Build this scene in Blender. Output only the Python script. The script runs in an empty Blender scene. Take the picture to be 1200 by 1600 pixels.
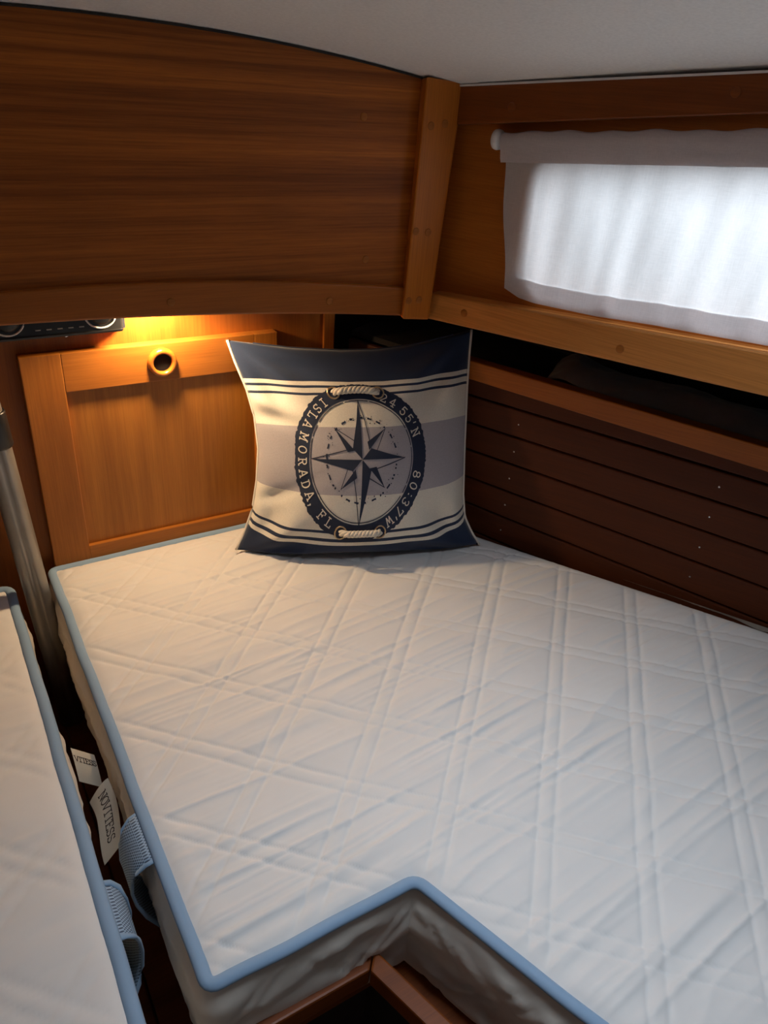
import bpy, bmesh, math, random
import numpy as np
from mathutils import Vector, Matrix

random.seed(7)
rng = np.random.default_rng(11)
SC = bpy.context.scene
COL = SC.collection
PI = math.pi

# ------------------------------------------------------------------ camera
EYE = Vector((0.0, 0.0, 0.85))
YAW, PITCH, ROLL = math.radians(33.32), math.radians(29.80), math.radians(4.43)
_f = Vector((math.sin(YAW) * math.cos(PITCH), math.cos(YAW) * math.cos(PITCH), -math.sin(PITCH)))
_r0 = Vector((math.cos(YAW), -math.sin(YAW), 0))
_u0 = _r0.cross(_f)
_r = _r0 * math.cos(ROLL) + _u0 * math.sin(ROLL)
_u = -_r0 * math.sin(ROLL) + _u0 * math.cos(ROLL)
cam_data = bpy.data.cameras.new('camera')
cam_data.sensor_fit = 'VERTICAL'
cam_data.sensor_height = 24.0
cam_data.lens = 24.0 * 1172.0 / 1600.0
cam_data.clip_start = 0.01
cam = bpy.data.objects.new('camera', cam_data)
m3 = Matrix((_r, _u, -_f)).transposed()
cam.matrix_world = Matrix.Translation(EYE) @ m3.to_4x4()
COL.objects.link(cam)
SC.camera = cam
SC.cycles.max_bounces = 8

# ------------------------------------------------------------------ world, daylight, exposure
world = bpy.data.worlds.new('world')
SC.world = world
world.use_nodes = True
_bg = world.node_tree.nodes['Background']
_bg.inputs[0].default_value = (0.80, 0.88, 1.0, 1)
_bg.inputs[1].default_value = 0.05

def area_light(name, loc, target, sx, sy, power, color):
    d = bpy.data.lights.new(name, 'AREA')
    d.shape = 'RECTANGLE'; d.size = sx; d.size_y = sy
    d.energy = power; d.color = color
    o = bpy.data.objects.new(name, d)
    o.location = loc
    o.rotation_euler = (Vector(target) - Vector(loc)).to_track_quat('-Z', 'Y').to_euler()
    COL.objects.link(o)
    return o
# overcast daylight outside the side window
area_light('window_daylight', (1.55, 0.62, 1.10), (0.95, 0.72, 0.66), 0.5, 0.5, 21.0, (0.86, 0.92, 1.0))
# added light over an invented, unseen deck opening, to brighten the mattress
area_light('added_hatch_light', (0.42, 0.52, 1.42), (0.47, 0.46, 1.0), 0.6, 0.6, 17.5, (0.74, 0.86, 1.0))

vs = SC.view_settings
vs.view_transform = 'Standard'
vs.look = 'None'
vs.gamma = 1.0
vs.use_curve_mapping = False
vs.exposure = 0.0

# ------------------------------------------------------------------ helpers
def tag(o, label=None, cat=None, group=None, kind=None):
    if label: o['label'] = label
    if cat: o['category'] = cat
    if group: o['group'] = group
    if kind: o['kind'] = kind
    return o

def thing(name, label=None, cat=None, loc=(0, 0, 0), rotz=0.0, group=None, kind=None):
    o = bpy.data.objects.new(name, None)
    o.empty_display_size = 0.03
    o.location = loc
    o.rotation_euler = (0, 0, rotz)
    COL.objects.link(o)
    return tag(o, label, cat, group, kind)

def mesh(name, V, F, mat, parent=None, smooth=False, loc=None, rotz=0.0, offset=None):
    """One mesh object; V in the parent's frame (or in the frame loc/rotz)."""
    V = [tuple(v) for v in V]
    if offset is None:
        offset = (0, 0, 0)
        if loc is None:
            xs = [v[0] for v in V]; ys = [v[1] for v in V]; zs = [v[2] for v in V]
            offset = ((min(xs) + max(xs)) / 2, (min(ys) + max(ys)) / 2, min(zs))
    V = [(v[0] - offset[0], v[1] - offset[1], v[2] - offset[2]) for v in V]
    me = bpy.data.meshes.new(name)
    me.from_pydata(V, [], F)
    me.validate()
    if smooth:
        me.polygons.foreach_set('use_smooth', [True] * len(me.polygons))
    me.update()
    if mat: me.materials.append(mat)
    o = bpy.data.objects.new(name, me)
    COL.objects.link(o)
    if parent: o.parent = parent
    if loc is None:
        o.location = offset
    else:
        o.location = loc
    o.rotation_euler = (0, 0, rotz)
    return o

def hexa(P, bevel=0.0, seg=2):
    """P: 8 points, bottom ring (4) then top ring (4)."""
    F = [(3, 2, 1, 0), (4, 5, 6, 7), (0, 1, 5, 4), (1, 2, 6, 5), (2, 3, 7, 6), (3, 0, 4, 7)]
    bm = bmesh.new()
    vs_ = [bm.verts.new(p) for p in P]
    for f in F: bm.faces.new([vs_[i] for i in f])
    bmesh.ops.recalc_face_normals(bm, faces=bm.faces)
    if bevel > 0:
        bmesh.ops.bevel(bm, geom=list(bm.edges), offset=bevel, segments=seg, affect='EDGES', profile=0.6)
    bm.verts.index_update()
    V = [tuple(v.co) for v in bm.verts]
    Fo = [tuple(v.index for v in f.verts) for f in bm.faces]
    bm.free()
    return V, Fo

def box(x0, x1, y0, y1, z0, z1, bevel=0.0, seg=2):
    return hexa([(x0, y0, z0), (x1, y0, z0), (x1, y1, z0), (x0, y1, z0),
                 (x0, y0, z1), (x1, y0, z1), (x1, y1, z1), (x0, y1, z1)], bevel, seg)

def join(*parts):
    V, F = [], []
    for v, f in parts:
        n = len(V); V += list(v); F += [tuple(i + n for i in q) for q in f]
    return V, F

def tube(path, r, n=8, closed=False, flat=None):
    """Sweep a circle (or ellipse r x flat) along path."""
    P = [Vector(p) for p in path]; N = len(P)
    V, F = [], []
    up = Vector((0, 0, 1))
    for i in range(N):
        if closed: d = P[(i + 1) % N] - P[i - 1]
        else: d = P[min(i + 1, N - 1)] - P[max(i - 1, 0)]
        d.normalize()
        ref = up if abs(d.dot(up)) < 0.95 else Vector((1, 0, 0))
        s = d.cross(ref).normalized(); t = s.cross(d).normalized()
        rr = r[i] if hasattr(r, '__len__') else r
        rf = flat if flat is not None else rr
        for k in range(n):
            a = 2 * PI * k / n
            V.append(P[i] + s * (math.cos(a) * rr) + t * (math.sin(a) * rf))
    M = N if closed else N - 1
    for i in range(M):
        for k in range(n):
            a, b = i * n + k, i * n + (k + 1) % n
            c, d_ = ((i + 1) % N) * n + (k + 1) % n, ((i + 1) % N) * n + k
            F.append((a, b, c, d_))
    if not closed:
        F.append(tuple(range(n - 1, -1, -1)))
        F.append(tuple((N - 1) * n + k for k in range(n)))
    return V, F

def lathe(profile, n=24, axis='z', center=(0, 0, 0)):
    """profile: list of (radius, height)"""
    V, F = [], []
    for r, h in profile:
        for k in range(n):
            a = 2 * PI * k / n
            c, s = r * math.cos(a), r * math.sin(a)
            p = {'z': (c, s, h), 'y': (c, h, s), 'x': (h, c, s)}[axis]
            V.append((p[0] + center[0], p[1] + center[1], p[2] + center[2]))
    m = len(profile)
    for i in range(m - 1):
        for k in range(n):
            F.append((i * n + k, i * n + (k + 1) % n, (i + 1) * n + (k + 1) % n, (i + 1) * n + k))
    return V, F

def cap(VF, n):
    """Close both ends of a lathe."""
    V, F = VF
    m = len(V) // n
    return V, F + [tuple(range(n - 1, -1, -1)), tuple((m - 1) * n + k for k in range(n))]

def grid_faces(nx, ny):
    return [(j * nx + i, j * nx + i + 1, (j + 1) * nx + i + 1, (j + 1) * nx + i) for j in range(ny - 1) for i in range(nx - 1)]

def interp(x, xs, ys):
    return float(np.interp(x, xs, ys))

class VNoise:
    """smooth 2-D value noise"""
    def __init__(self, seed):
        self.t = np.random.default_rng(seed).random((256, 256))
    def __call__(self, x, y):
        x = np.asarray(x, float); y = np.asarray(y, float)
        xi = np.floor(x).astype(int); yi = np.floor(y).astype(int)
        fx = x - xi; fy = y - yi
        fx = fx * fx * (3 - 2 * fx); fy = fy * fy * (3 - 2 * fy)
        t = self.t
        a = t[xi % 256, yi % 256]; b = t[(xi + 1) % 256, yi % 256]
        c = t[xi % 256, (yi + 1) % 256]; d = t[(xi + 1) % 256, (yi + 1) % 256]
        return (a * (1 - fx) + b * fx) * (1 - fy) + (c * (1 - fx) + d * fx) * fy
NZ = [VNoise(s) for s in range(8)]

# ------------------------------------------------------------------ materials
def new_mat(name):
    m = bpy.data.materials.new(name)
    m.use_nodes = True
    nt = m.node_tree
    return m, nt, nt.nodes['Principled BSDF']

def nd(nt, t, **kw):
    n = nt.nodes.new(t)
    for k, v in kw.items(): setattr(n, k, v)
    return n

def setin(node, **kw):
    for k, v in kw.items():
        node.inputs[k.replace('_', ' ')].default_value = v

def ramp(nt, stops, interp_='LINEAR'):
    r = nd(nt, 'ShaderNodeValToRGB')
    cr = r.color_ramp; cr.interpolation = interp_
    while len(cr.elements) > 1: cr.elements.remove(cr.elements[-1])
    cr.elements[0].position = stops[0][0]; cr.elements[0].color = (*stops[0][1], 1)
    for p, c in stops[1:]:
        e = cr.elements.new(p); e.color = (*c, 1)
    return r

def wood(name, dark, light, axis='x', rough=0.42, streak=0.5, coat=0.04, seed=0.0, band=26.0, spec=0.32, lo=0.30, hi=0.70, long=1.0):
    """varnished mahogany/teak with grain along a local axis"""
    dark = (dark[0] * 1.22, dark[1] * 1.02, dark[2] * 0.6)
    light = (light[0] * 1.22, light[1] * 1.02, light[2] * 0.6)
    m, nt, b = new_mat(name)
    L = nt.links.new
    tc = nd(nt, 'ShaderNodeTexCoord')
    def mapped(long_, across):
        mp = nd(nt, 'ShaderNodeMapping')
        sc = {'x': (long_, across, across), 'y': (across, long_, across), 'z': (across, across, long_)}[axis]
        mp.inputs['Scale'].default_value = sc
        mp.inputs['Location'].default_value = (seed, seed * 1.7, seed * 0.6)
        L(tc.outputs['Object'], mp.inputs['Vector'])
        return mp
    n1 = nd(nt, 'ShaderNodeTexNoise'); setin(n1, Scale=1.0, Detail=5.0, Roughness=0.6, Distortion=0.5)
    L(mapped(long, band).outputs[0], n1.inputs['Vector'])
    n2 = nd(nt, 'ShaderNodeTexNoise'); setin(n2, Scale=1.0, Detail=6.0, Roughness=0.7)
    L(mapped(9.0, 420.0).outputs[0], n2.inputs['Vector'])
    n3 = nd(nt, 'ShaderNodeTexNoise'); setin(n3, Scale=2.2, Detail=2.0)
    L(tc.outputs['Object'], n3.inputs['Vector'])
    r1 = ramp(nt, [(lo, dark), (hi, light)])
    L(n1.outputs['Fac'], r1.inputs['Fac'])
    r2 = ramp(nt, [(0.30, (0.55, 0.5, 0.45)), (0.62, (1.08, 1.06, 1.04))])
    L(n2.outputs['Fac'], r2.inputs['Fac'])
    mx = nd(nt, 'ShaderNodeMix', data_type='RGBA', blend_type='MULTIPLY'); mx.inputs['Factor'].default_value = streak
    L(r1.outputs['Color'], mx.inputs['A']); L(r2.outputs['Color'], mx.inputs['B'])
    r3 = ramp(nt, [(0.3, (0.84, 0.82, 0.80)), (0.7, (1.1, 1.1, 1.1))])
    L(n3.outputs['Fac'], r3.inputs['Fac'])
    mx2 = nd(nt, 'ShaderNodeMix', data_type='RGBA', blend_type='MULTIPLY'); mx2.inputs['Factor'].default_value = 0.8
    L(mx.outputs['Result'], mx2.inputs['A']); L(r3.outputs['Color'], mx2.inputs['B'])
    L(mx2.outputs['Result'], b.inputs['Base Color'])
    bp = nd(nt, 'ShaderNodeBump'); setin(bp, Strength=0.10, Distance=0.001)
    L(n2.outputs['Fac'], bp.inputs['Height']); L(bp.outputs['Normal'], b.inputs['Normal'])
    setin(b, Roughness=rough, Coat_Weight=coat, Coat_Roughness=0.25, Specular_IOR_Level=spec)
    return m

def plain(name, color, rough=0.5, metallic=0.0, noise=0.0, nscale=40.0, bump=0.0, **kw):
    m, nt, b = new_mat(name)
    L = nt.links.new
    setin(b, Base_Color=(*color, 1), Roughness=rough, Metallic=metallic)
    tc = nd(nt, 'ShaderNodeTexCoord')
    n = nd(nt, 'ShaderNodeTexNoise'); setin(n, Scale=nscale, Detail=4.0)
    L(tc.outputs['Object'], n.inputs['Vector'])
    lo = tuple(c * (1 - noise) for c in color); hi = tuple(min(1, c * (1 + noise)) for c in color)
    r = ramp(nt, [(0.3, lo), (0.7, hi)])
    L(n.outputs['Fac'], r.inputs['Fac']); L(r.outputs['Color'], b.inputs['Base Color'])
    if bump > 0:
        bp = nd(nt, 'ShaderNodeBump'); setin(bp, Strength=bump, Distance=0.002)
        L(n.outputs['Fac'], bp.inputs['Height']); L(bp.outputs['Normal'], b.inputs['Normal'])
    for k, v in kw.items(): setin(b, **{k: v})
    return m

def fabric(name, color, weave=900.0, bump=0.25, rough=0.85, var=0.06, sheen=0.2):
    """woven cloth: fine thread relief and faint mottling"""
    m, nt, b = new_mat(name)
    L = nt.links.new
    tc = nd(nt, 'ShaderNodeTexCoord')
    n = nd(nt, 'ShaderNodeTexNoise'); setin(n, Scale=9.0, Detail=5.0, Roughness=0.6)
    L(tc.outputs['Object'], n.inputs['Vector'])
    r = ramp(nt, [(0.3, tuple(c * (1 - var) for c in color)), (0.7, tuple(min(1, c * (1 + var * 0.5)) for c in color))])
    L(n.outputs['Fac'], r.inputs['Fac']); L(r.outputs['Color'], b.inputs['Base Color'])
    n2 = nd(nt, 'ShaderNodeTexNoise'); setin(n2, Scale=weave, Detail=2.0)
    L(tc.outputs['Object'], n2.inputs['Vector'])
    bp = nd(nt, 'ShaderNodeBump'); setin(bp, Strength=bump, Distance=0.0006)
    L(n2.outputs['Fac'], bp.inputs['Height']); L(bp.outputs['Normal'], b.inputs['Normal'])
    setin(b, Roughness=rough, Sheen_Weight=sheen)
    return m

MAHO_D, MAHO_L = (0.21, 0.066, 0.011), (0.44, 0.155, 0.028)
TEAK_D, TEAK_L = (0.28, 0.118, 0.026), (0.42, 0.195, 0.046)
M = {}
M['locker'] = wood('locker_mahogany', MAHO_D, MAHO_L, 'x', streak=0.8, band=40, rough=0.5, coat=0.0, lo=0.36, hi=0.66, long=0.35)
M['beam'] = wood('beam_mahogany', (0.27, 0.092, 0.019), (0.37, 0.135, 0.030), 'x', band=14, seed=3)
M['bulk'] = wood('bulkhead_teak', (0.24, 0.082, 0.018), (0.36, 0.13, 0.03), 'z', band=20, seed=1)
M['door_v'] = wood('door_panel_teak', TEAK_D, TEAK_L, 'z', band=22, seed=5, streak=0.45)
M['door_stile'] = wood('door_stile_teak', (0.30, 0.118, 0.026), (0.40, 0.168, 0.040), 'z', band=16, seed=2)
M['door_rail'] = wood('door_rail_teak', (0.30, 0.118, 0.026), (0.40, 0.168, 0.040), 'x', band=16, seed=4)
M['ring'] = wood('turned_ring_teak', (0.36, 0.13, 0.026), (0.46, 0.18, 0.04), 'x', rough=0.22, coat=0.6)
M['post'] = wood('post_mahogany', (0.42, 0.15, 0.022), (0.54, 0.205, 0.034), 'z', band=14, seed=6)
M['rail'] = wood('rail_mahogany', (0.44, 0.21, 0.08), (0.58, 0.29, 0.12), 'x', band=16, seed=7)
M['toprail'] = wood('top_rail_mahogany', (0.15, 0.045, 0.011), (0.22, 0.07, 0.018), 'x', band=14, seed=8)
M['side'] = wood('cabin_side_mahogany', (0.33, 0.12, 0.026), (0.42, 0.165, 0.04), 'x', band=14, seed=9)
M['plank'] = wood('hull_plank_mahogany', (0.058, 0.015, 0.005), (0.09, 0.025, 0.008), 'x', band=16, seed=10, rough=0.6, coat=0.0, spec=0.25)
M['fiddle'] = wood('fiddle_mahogany', (0.33, 0.105, 0.016), (0.43, 0.15, 0.024), 'x', band=14, seed=12)
M['berth'] = wood('berth_mahogany', (0.15, 0.042, 0.009), (0.24, 0.07, 0.014), 'x', band=16, seed=13)
M['plug'] = wood('plug_mahogany', (0.30, 0.115, 0.024), (0.38, 0.155, 0.035), 'x', band=60, seed=14, rough=0.5)
M['dark'] = plain('recess_shade_and_sealant', (0.028, 0.022, 0.018), 0.8, noise=0.2)  # shade of recesses put into the colour; the locker's sealant bead shares it
M['void'] = plain('painted_hole_shade', (0.003, 0.002, 0.002), 0.9)  # near-black paints the shade inside the finger ring
M['ceil'] = plain('ceiling_vinyl', (0.86, 0.85, 0.83), 0.6, noise=0.05, nscale=220, bump=0.12)
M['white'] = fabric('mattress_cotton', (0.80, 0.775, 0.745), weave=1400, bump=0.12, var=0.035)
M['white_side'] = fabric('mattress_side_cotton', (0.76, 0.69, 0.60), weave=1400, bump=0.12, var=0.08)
M['blue'] = fabric('blue_binding', (0.27, 0.40, 0.56), weave=1600, bump=0.15, var=0.06, sheen=0.1)
M['tagc'] = fabric('tag_cloth', (0.62, 0.56, 0.46), var=0.05)
M['ink'] = plain('tag_ink', (0.05, 0.035, 0.03), 0.8)
M['navy'] = fabric('navy_print', (0.016, 0.026, 0.060), weave=1500, var=0.25, bump=0.2, sheen=0.05)
M['cream'] = fabric('cream_print', (0.78, 0.73, 0.64), weave=1500, var=0.08)
M['rope'] = fabric('cotton_rope', (0.72, 0.66, 0.56), weave=1600, var=0.08)
M['brass'] = plain('eyelet_brass', (0.55, 0.42, 0.27), 0.35, metallic=0.9, noise=0.1)
M['steel'] = plain('satin_steel', (0.34, 0.32, 0.29), 0.45, metallic=0.7, noise=0.12, nscale=14)
M['chrome'] = plain('screw_steel', (0.7, 0.68, 0.64), 0.25, metallic=1.0)
M['black'] = plain('black_plastic', (0.012, 0.012, 0.013), 0.35, noise=0.1)
M['whitep'] = plain('white_plastic', (0.75, 0.74, 0.72), 0.4, noise=0.02)
M['greycloth'] = fabric('dark_grey_cloth', (0.19, 0.18, 0.175), weave=700, bump=0.4, var=0.2, sheen=0.4)
M['floor'] = wood('floor_mahogany', (0.10, 0.035, 0.01), (0.18, 0.06, 0.016), 'y', band=16, seed=15)

def curtain_mat(name, fac, color):
    m = bpy.data.materials.new(name); m.use_nodes = True
    nt = m.node_tree; L = nt.links.new
    for n in list(nt.nodes):
        if n.type != 'OUTPUT_MATERIAL': nt.nodes.remove(n)
    out = [n for n in nt.nodes if n.type == 'OUTPUT_MATERIAL'][0]
    tc = nd(nt, 'ShaderNodeTexCoord')
    mp = nd(nt, 'ShaderNodeMapping'); mp.inputs['Scale'].default_value = (60, 60, 700)
    L(tc.outputs['Object'], mp.inputs['Vector'])
    n = nd(nt, 'ShaderNodeTexNoise'); setin(n, Scale=1.0, Detail=3.0)
    L(mp.outputs[0], n.inputs['Vector'])
    mp2 = nd(nt, 'ShaderNodeMapping'); mp2.inputs['Scale'].default_value = (700, 700, 60)
    L(tc.outputs['Object'], mp2.inputs['Vector'])
    n2 = nd(nt, 'ShaderNodeTexNoise'); setin(n2, Scale=1.0, Detail=3.0)
    L(mp2.outputs[0], n2.inputs['Vector'])
    ad = nd(nt, 'ShaderNodeMath', operation='ADD'); L(n.outputs['Fac'], ad.inputs[0]); L(n2.outputs['Fac'], ad.inputs[1])
    hf = nd(nt, 'ShaderNodeMath', operation='MULTIPLY'); L(ad.outputs[0], hf.inputs[0]); hf.inputs[1].default_value = 0.5
    r = ramp(nt, [(0.3, tuple(c * 0.86 for c in color)), (0.7, color)])
    L(hf.outputs[0], r.inputs['Fac'])
    df = nd(nt, 'ShaderNodeBsdfDiffuse'); tr = nd(nt, 'ShaderNodeBsdfTranslucent')
    L(r.outputs['Color'], df.inputs['Color']); L(r.outputs['Color'], tr.inputs['Color'])
    mx = nd(nt, 'ShaderNodeMixShader'); mx.inputs[0].default_value = fac
    L(df.outputs[0], mx.inputs[1]); L(tr.outputs[0], mx.inputs[2])
    L(mx.outputs[0], out.inputs['Surface'])
    return m
M['curtain'] = curtain_mat('white_curtain_cotton', 0.5, (0.86, 0.86, 0.87))
M['hem'] = curtain_mat('curtain_hem_cotton', 0.42, (0.82, 0.76, 0.765))

def glass_mat():
    m = bpy.data.materials.new('window_acrylic'); m.use_nodes = True
    nt = m.node_tree; L = nt.links.new
    for n in list(nt.nodes):
        if n.type != 'OUTPUT_MATERIAL': nt.nodes.remove(n)
    out = [n for n in nt.nodes if n.type == 'OUTPUT_MATERIAL'][0]
    t = nd(nt, 'ShaderNodeBsdfTransparent'); t.inputs[0].default_value = (0.92, 0.95, 0.95, 1)
    g = nd(nt, 'ShaderNodeBsdfGlossy'); g.inputs['Roughness'].default_value = 0.05
    mx = nd(nt, 'ShaderNodeMixShader'); mx.inputs[0].default_value = 0.06
    L(t.outputs[0], mx.inputs[1]); L(g.outputs[0], mx.inputs[2]); L(mx.outputs[0], out.inputs['Surface'])
    return m
M['glass'] = glass_mat()

def mesh_fabric():
    """blue spacer mesh with a lattice of small holes"""
    m, nt, b = new_mat('blue_spacer_mesh')
    L = nt.links.new
    tc = nd(nt, 'ShaderNodeTexCoord')
    v = nd(nt, 'ShaderNodeTexVoronoi', feature='F1'); setin(v, Scale=1.0, Randomness=0.0)
    mp = nd(nt, 'ShaderNodeMapping'); mp.inputs['Scale'].default_value = (300, 300, 1)
    mp.inputs['Rotation'].default_value = (0, 0, PI / 4)
    L(tc.outputs['UV'], mp.inputs['Vector']); L(mp.outputs[0], v.inputs['Vector'])
    r = ramp(nt, [(0.28, (0.07, 0.10, 0.15)), (0.42, (0.34, 0.46, 0.60))])
    L(v.outputs['Distance'], r.inputs['Fac']); L(r.outputs['Color'], b.inputs['Base Color'])
    bp = nd(nt, 'ShaderNodeBump'); setin(bp, Strength=0.6, Distance=0.001)
    L(v.outputs['Distance'], bp.inputs['Height']); L(bp.outputs['Normal'], b.inputs['Normal'])
    setin(b, Roughness=0.8)
    return m
M['mesh'] = mesh_fabric()

def emit_mat(name, color, s):
    m, nt, b = new_mat(name)
    setin(b, Base_Color=(*color, 1), Emission_Color=(*color, 1), Emission_Strength=s)
    return m

def pillow_mat():
    """printed cotton: navy ends, thin navy stripes, grey band (v of the UV map)"""
    m, nt, b = new_mat('striped_pillow_cotton')
    L = nt.links.new
    nv, cr, gr = (0.012, 0.026, 0.068), (0.80, 0.755, 0.66), (0.44, 0.41, 0.44)
    half = [(0.0, nv), (0.135, cr), (0.153, nv), (0.170, cr), (0.192, nv), (0.206, cr), (0.345, gr)]
    top = [(0.620, cr), (0.760, nv), (0.773, cr), (0.793, nv), (0.808, cr), (0.826, nv)]
    uv = nd(nt, 'ShaderNodeUVMap')
    sp = nd(nt, 'ShaderNodeSeparateXYZ'); L(uv.outputs[0], sp.inputs[0])
    r = ramp(nt, half + top, 'CONSTANT')
    L(sp.outputs['Y'], r.inputs['Fac'])
    tc = nd(nt, 'ShaderNodeTexCoord')
    n = nd(nt, 'ShaderNodeTexNoise'); setin(n, Scale=500.0, Detail=3.0)
    L(tc.outputs['Object'], n.inputs['Vector'])
    r2 = ramp(nt, [(0.3, (0.86, 0.86, 0.86)), (0.7, (1.05, 1.05, 1.05))]); L(n.outputs['Fac'], r2.inputs['Fac'])
    mx = nd(nt, 'ShaderNodeMix', data_type='RGBA', blend_type='MULTIPLY'); mx.inputs['Factor'].default_value = 0.7
    L(r.outputs['Color'], mx.inputs['A']); L(r2.outputs['Color'], mx.inputs['B'])
    L(mx.outputs['Result'], b.inputs['Base Color'])
    bp = nd(nt, 'ShaderNodeBump'); setin(bp, Strength=0.25, Distance=0.0006)
    L(n.outputs['Fac'], bp.inputs['Height']); L(bp.outputs['Normal'], b.inputs['Normal'])
    setin(b, Roughness=0.88, Sheen_Weight=0.15)
    return m
M['pillow'] = pillow_mat()

# ------------------------------------------------------------------ the shell of the cabin
YB = 1.332            # face of the bulkhead at the foot of the berth
YL = 1.140            # face of the overhead locker
WB = Vector((0.813, 1.132, 0)); WROT = math.radians(-72.0)     # window side: local x runs towards the photographer, y outboard
HB = Vector((0.962, 1.095, 0)); HROT = math.radians(-60.0)     # hull side
def ceil_z(x, y): return 0.902 - 0.14 * (x - 0.22) ** 2 + 0.163 * (1.132 - y)
def wall_pt(s, y, z): 
    c, s_ = math.cos(WROT), math.sin(WROT)
    return (WB.x + s * c - y * s_, WB.y + s * s_ + y * c, z)
def wall_ceil(s, y):
    p = wall_pt(s, y, 0); return ceil_z(p[0], p[1])

# ceiling: cambered vinyl-covered deckhead
HX0, HX1, HY0, HY1 = 0.24, 0.68, 0.26, 0.60        # invented deck opening, unseen, added to let light onto the mattress
ysr = sorted(set([-0.6 + 1.96 * k / 34 for k in range(35)] + [HY0, HY1]))
nx = 48
V = []
cols = []
for y in ysr:
    xr = 0.813 + (1.132 - y) * math.tan(math.radians(18)) + 0.05
    xsr = [-0.95 + (HX0 + 0.95) * k / 20 for k in range(21)] + [HX0 + (HX1 - HX0) * k / 10 for k in range(1, 11)] + [HX1 + (xr - HX1) * k / 17 for k in range(1, 18)]
    cols.append(xsr)
ny = len(ysr)
for lay in (0, 0.012):
    for y, xsr in zip(ysr, cols):
        for x in xsr: V.append((x, y, ceil_z(x, y) + lay))
iy0, iy1 = ysr.index(HY0), ysr.index(HY1)
F = [f for q, f in enumerate(grid_faces(nx, ny)) if not (20 <= q % (nx - 1) < 30 and iy0 <= q // (nx - 1) < iy1)]
F2 = [tuple(q + nx * ny for q in f[::-1]) for f in F]
o = mesh('ceiling', V, [f[::-1] for f in F] + F2, M['ceil'], smooth=True)
tag(o, 'white textured vinyl deckhead curving down over the berth', 'ceiling', kind='structure')
hz0 = lambda x, y: ceil_z(x, y)
hf = thing('trim_5', 'wooden surround of the added, unseen deck hatch that lights the mattress', 'hatch', (0.42, 0.52, 0.95), kind='structure')
for (a, b_, c, d) in ((HX0 - 0.02, HX0, HY0 - 0.02, HY1 + 0.02), (HX1, HX1 + 0.02, HY0 - 0.02, HY1 + 0.02), (HX0, HX1, HY0 - 0.02, HY0), (HX0, HX1, HY1, HY1 + 0.02)):
    P = [(x, y, ceil_z(x, y) - 0.006) for x, y in ((a, c), (b_, c), (b_, d), (a, d))]
    P += [(x, y, z + 0.06) for x, y, z in P]
    V, F = hexa([(p[0] - 0.42, p[1] - 0.52, p[2] - 0.95) for p in P])
    mesh('added_hatch_coaming', V, F, M['side'], hf)

V, F = box(-0.95, 1.9, -0.6, 1.55, -0.60, -0.56)
tag(mesh('floor', V, F, M['floor']), 'dark wooden cabin floor at the bottom of the berth well', 'floor', kind='structure')
V, F = box(-1.0, -0.95, -0.6, 1.36, -0.6, 1.1)
tag(mesh('wall_left', V, F, M['bulk']), 'wooden cabin side beyond the left mattress', 'wall', kind='structure')

# bulkhead with the locker door
wb = thing('wall_back', 'teak bulkhead behind the pillow at the foot of the berth', 'wall', (0.0, YB, -0.56), kind='structure')
zb = 0.56
V, F = box(-0.95, 0.7235, 0.012, 0.030, -0.56 + zb, 0.88 + zb, 0.002)
mesh('bulkhead_panel', V, F, M['bulk'], wb)
V, F = box(0.700, 0.7245, 0.006, 0.034, -0.56 + zb, 0.88 + zb, 0.002)
mesh('edge_trim', V, F, M['bulk'], wb)
for x, z in ((0.115, 0.4405), (0.209, 0.4385), (-0.05, 0.44)):
    V, F = cap(lathe([(0.0035, 0.0125), (0.0035, 0.0108), (0.002, 0.0102)], 12, 'y', (x, 0, z + zb)), 12)
    mesh('screw', V, F, M['chrome'], wb, True)
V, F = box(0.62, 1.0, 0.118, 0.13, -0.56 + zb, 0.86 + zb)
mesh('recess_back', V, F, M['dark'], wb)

# door in the bulkhead
dr = thing('door_1', 'teak locker door with round finger ring under the glowing light', 'door', (0.36, YB, -0.06), kind='structure')
def L_(V, o=(0.36, YB, -0.06)): return [(v[0] - o[0], v[1] - o[1], v[2] - o[2]) for v in V]
dx0, dx1, dz0, dz1 = 0.126, 0.590, -0.055, 0.415
fw = 0.066
y0, y1 = YB - 0.010, YB + 0.013
for (a, b_, nm) in ((dx0, dx0 + fw, 'stile'), (dx1 - 0.048, dx1, 'stile')):
    V, F = box(a, b_, y0, y1, dz0, dz1, 0.0015)
    mesh(nm, L_(V), F, M['door_stile'], dr)
for (a, b_) in ((dz1 - 0.070, dz1), (dz0, dz0 + 0.085)):
    V, F = box(dx0 + fw - 0.0004, dx1 - 0.0476, y0 + 0.0001, y1, a, b_, 0.0015)
    mesh('rail', L_(V), F, M['door_rail'], dr)
V, F = box(dx0 + fw - 0.004, dx1 - 0.044, YB - 0.001, YB + 0.010, dz0 + 0.08, dz1 - 0.066)
mesh('panel', L_(V), F, M['door_v'], dr)
# finger ring: turned wood, the shade inside it painted as a black disc
prof = [(0.0165, 0.004), (0.0165, -0.012), (0.0175, -0.0165), (0.0205, -0.0185), (0.0245, -0.0165), (0.0268, -0.0115), (0.0268, -0.008), (0.0262, 0.002)]
V, F = lathe([(r, h - 0.002 + YB) for r, h in prof], 40, 'y', (0.362, 0, 0.381))
rg = mesh('finger_ring', L_(V), F, M['ring'], dr, True)
V, F = lathe([(0.0168, YB - 0.0112), (0.0001, YB - 0.0110)], 32, 'y', (0.362, 0, 0.381))
V = L_(V); V = [(v[0] - rg.location[0], v[1] - rg.location[1], v[2] - rg.location[2]) for v in V]
h = mesh('hole', V, F, M['void'], rg)
h['label'] = 'finger ring hole, its shade painted as a black disc'

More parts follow.
